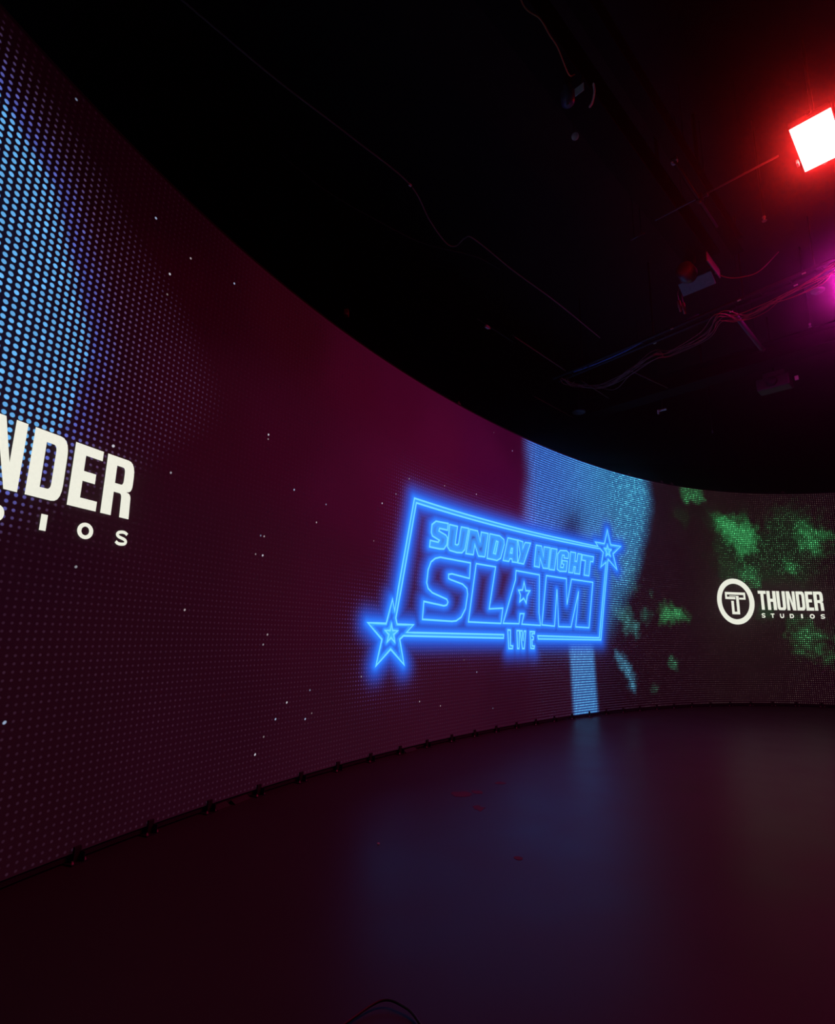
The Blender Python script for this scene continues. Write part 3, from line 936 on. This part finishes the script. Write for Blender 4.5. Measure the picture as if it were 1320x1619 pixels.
# stage spotlight with barn doors, red light painted into the can and one door
sp = thing('stage_spotlight', 'spotlight with grey barn door plates lit red, above the cable bundle', 'spotlight', V(3.2, 5.5, 5.4))
c0 = V(3.02, 5.52, 5.47)
MB().lathe(c0 - A1 * 0.05, A1, [(0, 0.06), (0.02, 0.095), (0.16, 0.1), (0.2, 0.085), (0.26, 0.05)], 20).build('can', mat('redlit_can', (0.13, 0.025, 0.025), 0.5), sp, True)  # can reddened in its colour for the lamp light on it
MB().box(V(3.22, 5.66, 5.4), (0.36, 0.012, 0.17), (A2, (A1 * 0.5 + UP * 0.87).normalized(), (A1 * 0.87 - UP * 0.5).normalized())).build('barn_door', mat('grey_green_plate', (0.3, 0.31, 0.29), 0.5), sp)
MB().box(V(3.255, 5.36, 5.42), (0.012, 0.42, 0.11), (A2, A1, UP), 0.002).build('barn_door', mat('pinklit_grey_plate', (0.2, 0.14, 0.15), 0.5), sp)  # pink light on this door put into its colour
MB().tube([V(3.1, 5.45, 5.5), V(3.1, 5.45, 5.595)], 0.016, 8).build('stem', M_STEEL, sp)
MB().lathe(V(3.26, 5.42, 5.44), -A2, [(0, 0.014), (0.02, 0.014)], 8).build('knob', M_BLACK, sp)
MB().tube(spline([V(3.33, 5.47, 5.4), V(3.5, 5.5, 5.37), V(3.65, 5.48, 5.37), V(3.8, 5.42, 5.4), V(4.0, 5.35, 5.6)], 6), 0.006, 8).build('power_lead', M_CABLE_REDLIT, sp)
for dx in (0.0, 0.075):
    p = V(3.16 + dx, 5.98 + dx * 0.6, 5.40)
    pg = MB().lathe(p, V(0.35, 0.5, -0.75), [(0, 0.012), (0.01, 0.02), (0.08, 0.022), (0.1, 0.014), (0.14, 0.012)], 12).build('plug', M_REDPL, sp, True)
    MB().tube(spline([p, p + V(-0.03, -0.05, 0.06), p + V(-0.03, -0.12, 0.12), V(3.08, 5.72, 5.52)], 5), 0.006, 6).build('lead', M_CABLE_REDLIT, pg)

# lighting ladder truss with bright bolts and the cables draped along it
tr0, tr1 = V(2.2, 8.15, 5.4), V(5.15, 4.48, 5.4)
dtr = (tr1 - tr0).normalized()
str_ = dtr.cross(UP)
truss = thing('lighting_truss', 'long flat twin-rail truss carrying the draped cables to the magenta light', 'truss', tr0)
for o in (-0.07, 0.07):
    MB().tube([tr0 + str_ * o, tr1 + str_ * o], 0.022, 10).build('rail', M_STEEL, truss, True)
L_tr = (tr1 - tr0).length
for k in range(1, int(L_tr / 0.3)):
    p = tr0 + dtr * 0.3 * k
    MB().tube([p - str_ * 0.07, p + str_ * 0.07], 0.01, 6).build('rung', M_STEEL, truss)
for d, o in ((1.62, -0.09), (1.95, 0.09), (2.62, -0.09), (2.78, 0.09), (3.32, -0.09), (3.45, 0.08), (3.75, -0.09)):
    p = tr0 + dtr * d + str_ * o
    MB().box(p - UP * 0.02, (0.014, 0.04, 0.014), (str_, dtr, UP), 0.002).build('bolt', M_BOLT, truss)
for k in range(4):
    p = tr0 + dtr * (0.5 + 1.15 * k)
    MB().tube([p, (p.x, p.y, RZ)], 0.012, 8).build('hanger_rod', M_STEEL, truss)

DRAPE = [(2.3, 8.0), (2.42, 8.15), (2.75, 8.25), (3.05, 8.2), (3.2, 7.75), (3.4, 7.2), (3.6, 7.17), (3.85, 6.65), (3.8, 6.2), (4.05, 6.25), (4.2, 6.05), (4.32, 5.78), (4.46, 5.4), (4.56, 5.2), (4.9, 4.85)]
bundle = thing('cable_bundle', 'loose bundle of red-lit cables draped along the lighting truss', 'cables', V(3.6, 7.1, 5.33))
for k in range(8):
    pts = []
    for i, (x, y) in enumerate(DRAPE):
        j = 0.035 * (1 + 0.8 * math.sin(i * 1.7 + k))
        pts.append(V(x + RNG.normal(0, 0.03) + (k - 3.5) * 0.022, y + RNG.normal(0, 0.035) + (k - 3.5) * 0.018, 5.36 - j + 0.004 * k + RNG.normal(0, 0.012)))
    cb = MB().tube(spline(pts, 6), 0.0045, 7).build('cable', M_BUNDLE, bundle, True)
bl = MB().tube(spline([V(2.42, 7.9, 5.42), V(2.7, 7.55, 5.4), V(2.95, 7.2, 5.39), V(3.2, 6.85, 5.42), V(3.6, 6.35, 5.45)], 6), 0.013, 8).build('blue_cable', M_CABLE_BLUE, None, True)
tag(bl, 'blue cable taped along the far end of the truss', 'cable')

# cross bars beyond the truss
pipe_run('ceiling_pipe', 'short dark pipe stub hanging beyond the cable bundle', 'pipe', V(4.05, 6.32, 5.45), V(4.94, 7.17, 5.45), 0.03, M_PIPE)
pipe_run('ceiling_rod', 'thin red-lit rod crossing the far end of the truss', 'rod', V(1.3, 6.92, 5.43), V(2.3, 7.9, 5.43), 0.009, M_CABLE_REDLIT)
pipe_run('ceiling_rod', 'thin rod under the truss with a bright clip at its end', 'rod', V(3.28, 7.83, 5.43), V(4.15, 8.42, 5.43), 0.010, M_CABLE_REDLIT)
pipe_run('ceiling_rod', 'thin red-lit rod nearest the top of the screen', 'rod', V(1.98, 8.83, 5.43), V(2.95, 9.75, 5.43), 0.009, M_CABLE_REDLIT)
pipe_run('ceiling_rod', 'thin rod between the truss end and the ceiling disc', 'rod', V(2.62, 8.2, 5.43), V(3.3, 8.85, 5.43), 0.008, M_CABLE_REDLIT)

# small fittings
bx = thing('ceiling_camera', 'dark boxy camera hanging at far right under the purple beam', 'camera', V(5.82, 8.09, 5.4))
MB().box(V(5.75, 8.15, 5.4), (0.46, 0.26, 0.2), (A2, A1, UP), 0.02).build('body', mat('charcoal_box', (0.035, 0.033, 0.035), 0.5), bx)
MB().lathe(V(5.75, 8.15, 5.4) - A1 * 0.12, -A1, [(0, 0.07), (0.06, 0.07), (0.07, 0.055)], 16).build('lens', M_BLACK, bx, True)
MB().box(V(5.95, 7.92, 5.4), (0.05, 0.03, 0.07), (A2, A1, UP), 0.004).build('connector', M_WHITE, bx)
MB().box(V(5.75, 8.15, 5.56), (0.3, 0.04, 0.12), (A2, A1, UP), 0.004).build('bracket', M_PIPE, bx)
MB().tube([V(5.75, 8.15, 5.6), V(5.75, 8.15, RZ)], 0.016, 8).build('stem', M_STEEL, bx)

lb = thing('angle_bracket', 'small white L-shaped bracket under the far ceiling', 'bracket', V(4.39, 9.24, 5.4))
MB().box(V(4.42, 9.24, 5.4), (0.13, 0.03, 0.03), (A2, A1, UP), 0.004).build('long_arm', M_WHITE, lb)
MB().box(V(4.355, 9.275, 5.375), (0.03, 0.03, 0.08), (A2, A1, UP), 0.004).build('short_arm', M_WHITE, lb)
MB().tube([V(4.42, 9.24, 5.41), V(4.42, 9.24, 5.598)], 0.008, 6).build('stem', M_STEEL, lb)


def disc(label, c, r):
    t = thing('ceiling_disc', label, 'sensor', c)
    c = Vector(c)
    MB().lathe(c, UP, [(0, r * 0.8), (0.012, r), (0.03, r), (0.034, r * 0.6)], 24).build('cover', M_GREY, t, True)
    MB().lathe(c - UP * 0.008, UP, [(0, r * 0.25), (0.012, r * 0.3)], 14).build('centre_cap', M_GREY, t)
    MB().tube([c + UP * 0.03, (c.x, c.y, RZ)], 0.01, 8).build('stem', M_STEEL, t)


disc('pale round sensor disc under the far ceiling left of the white bracket', (2.96, 9.45, 5.4), 0.12)
disc('round disc beside the magenta light', (4.87, 5.95, 5.53), 0.075)
for lab, p in (('tiny pale sprinkler head right of the thin pipe', (3.39, 4.67, 5.4)), ('tiny sprinkler head past the end of the pipe stub', (5.15, 6.5, 5.4)), ('tiny sprinkler head above the far wall corner', (5.9, 10.3, 5.4))):
    t = thing('sprinkler_head', lab, 'sprinkler', p)
    p = Vector(p)
    MB().lathe(p, UP, [(0, 0.022), (0.004, 0.022), (0.005, 0.006), (0.03, 0.008), (0.031, 0.016), (0.05, 0.016)], 12).build('deflector', M_GREY, t)
    MB().tube([p + UP * 0.05, (p.x, p.y, RZ)], 0.011, 8).build('drop_pipe', M_STEEL, t)

# slack cables overhead
cbl = MB().tube(spline([V(-2.4, 2.2, 5.55), V(-1.51, 2.99, 5.42), V(-1.12, 3.37, 5.4), V(-0.62, 3.83, 5.4), V(-0.14, 4.3, 5.4), V(0.06, 4.72, 5.38), V(0.24, 5.01, 5.36), V(0.35, 5.07, 5.37), V(0.44, 5.0, 5.41), V(0.55, 5.02, 5.41), V(1.05, 5.5, 5.4), V(1.68, 6.07, 5.4), V(2.5, 6.9, 5.42)], 8), 0.0065, 8).build('overhead_cable', M_CABLE, None, True)
tag(cbl, 'long thin pale cable sagging across the dark ceiling left of centre', 'cable')
cbd = MB().tube(spline([V(-1.3, 4.1, 5.5), V(-0.9, 4.45, 5.42), V(-0.35, 4.85, 5.4), V(-0.05, 5.05, 5.4), V(0.24, 5.12, 5.37), V(0.6, 5.3, 5.42), V(0.9, 5.6, 5.5)], 8), 0.006, 8).build('overhead_cable', M_CABLE_DK, None, True)
tag(cbd, 'dark cable running just below the long pale ceiling cable', 'cable')
yc = MB().tube(spline([V(0.45, 2.45, 5.5), V(0.61, 2.8, 5.4), V(0.76, 2.91, 5.4), V(0.85, 3.01, 5.4), V(0.93, 3.1, 5.41), V(1.06, 3.29, 5.42), V(1.15, 3.42, 5.58)], 8), 0.0045, 8).build('yellow_cable', M_YELLOW, None, True)
tag(yc, 'thin yellow cable curving along the dark beam at top', 'cable')

rd = thing('ceiling_device', 'small red device above the dark red part of the screen', 'device', V(-0.98, 6.39, 5.4))
MB().box(V(-0.98, 6.39, 5.4), (0.06, 0.07, 0.09), None, 0.008).build('case', M_REDPL, rd)
MB().box(V(-0.975, 6.36, 5.37), (0.03, 0.02, 0.03), None, 0.004).build('button', M_WHITE, rd)
MB().tube([V(-0.98, 6.39, 5.44), V(-0.98, 6.39, RZ)], 0.008, 6).build('stem', M_STEEL, rd)
dv = thing('cable_connector', 'small pink-white connector on a thin rod in mid ceiling', 'connector', V(0.89, 6.65, 5.4))
MB().box(V(0.89, 6.65, 5.4), (0.035, 0.075, 0.035), (A2, A1, UP), 0.005).build('connector_body', M_WHITE, dv)
MB().box(V(0.89, 6.65, 5.4) + A1 * 0.045, (0.022, 0.03, 0.022), (A2, A1, UP), 0.003).build('collar', M_REDPL, dv)
pipe_run('ceiling_rod', 'thin rod carrying the pink-white connector', 'rod', *along(V(0.89, 6.65, 5.425), A1, -0.18, 0.55), 0.007, M_CABLE_DK)
cj = thing('cable_connector', 'small pale joint where the long ceiling cable dips', 'connector', V(-0.14, 4.3, 5.4))
MB().box(V(-0.13, 4.31, 5.395), (0.018, 0.03, 0.018), (A2, A1, UP), 0.003).build('connector_body', M_WHITE, cj)
MB().box(V(-0.115, 4.325, 5.385), (0.01, 0.012, 0.01), (A2, A1, UP)).build('collar', M_STEEL, cj)

# ------------------------------------------------------------------ on the floor
fc = MB().tube(spline([V(-1.3, 1.2, 0.007), V(-0.7, 1.55, 0.007), V(-0.36, 1.95, 0.008), V(-0.205, 2.135, 0.011), V(-0.096, 2.232, 0.02), V(-0.02, 2.21, 0.018), V(0.033, 2.15, 0.011), V(0.08, 2.0, 0.008), V(0.07, 1.7, 0.007), V(-0.1, 1.2, 0.007)], 10), 0.0048, 10).build('floor_cable', M_CABLE_DK, None, True)
tag(fc, 'dark cable loop curving across the floor at the bottom edge', 'cable')


def scuff(label, c, w, l, rot, seed):  # floor scuff as a thin patch, its reddish shine put into the colour
    r = np.random.default_rng(seed)
    n = 12
    bm = bmesh.new()
    top = []
    for k in range(n):
        q = 2 * math.pi * k / n
        d = 1 + r.normal(0, 0.16)
        x, y = math.cos(q) * w / 2 * d, math.sin(q) * l / 2 * d
        top.append((c[0] + x * math.cos(rot) - y * math.sin(rot), c[1] + x * math.sin(rot) + y * math.cos(rot)))
    lo = [bm.verts.new((x, y, 0.0)) for x, y in top]
    hi = [bm.verts.new((x, y, 0.0015)) for x, y in top]
    bm.faces.new(hi)
    bm.faces.new(lo[::-1])
    for k in range(n):
        bm.faces.new((lo[k], lo[(k + 1) % n], hi[(k + 1) % n], hi[k]))
    mb = MB()
    mb.bm.free()
    mb.bm = bm
    o = mb.build('floor_scuff', M_SCUFF)
    tag(o, label, 'tape')


scuff('wide pink scrap on the floor before the neon graphic', (0.41, 4.9), 0.17, 0.16, 0.3, 1)
scuff('small pink scrap touching the wide one on its right', (0.555, 4.97), 0.09, 0.11, 0.2, 2)
scuff('dull scrap a little nearer than the wide pink one', (0.51, 4.54), 0.09, 0.12, 0.1, 3)
scuff('faint scrap nearest the foot of the blue column', (0.79, 5.27), 0.1, 0.08, 0.4, 4)
scuff('lone red scrap in the bluish middle of the floor', (0.645, 3.58), 0.06, 0.05, 0.1, 5)
chip = MB().box((-0.208, 3.756, 0.004), (0.014, 0.012, 0.008), None, 0.002).build('floor_chip', M_WHITE)
tag(chip, 'tiny pale chip lying on the dark floor left of centre', 'debris')

for lab, s, w, mt in (('pale brown wood shim pushed under the screen edge', 1.55, 0.16, M_WOOD), ('reddish wood shim beside the pale brown one', 1.36, 0.12, M_WOOD), ('wood shim under the screen below the neon star', 3.92, 0.2, M_WOOD)):
    ax = wall_axes(s)
    bm = MB()
    P = [wall(s - w / 2, 0.0, 0.045), wall(s + w / 2, 0.0, 0.045), wall(s + w / 2, 0.0, -0.005), wall(s - w / 2, 0.0, -0.005)]
    vb = [bm.bm.verts.new(p) for p in P]
    vt = [bm.bm.verts.new(p + UP * h) for p, h in zip(P, (0.006, 0.012, 0.034, 0.028))]
    bm.bm.faces.new(vt)
    bm.bm.faces.new(vb[::-1])
    for k in range(4):
        bm.bm.faces.new((vb[k], vb[(k + 1) % 4], vt[(k + 1) % 4], vt[k]))
    tag(bm.build('wood_shim', mt), lab, 'wedge')
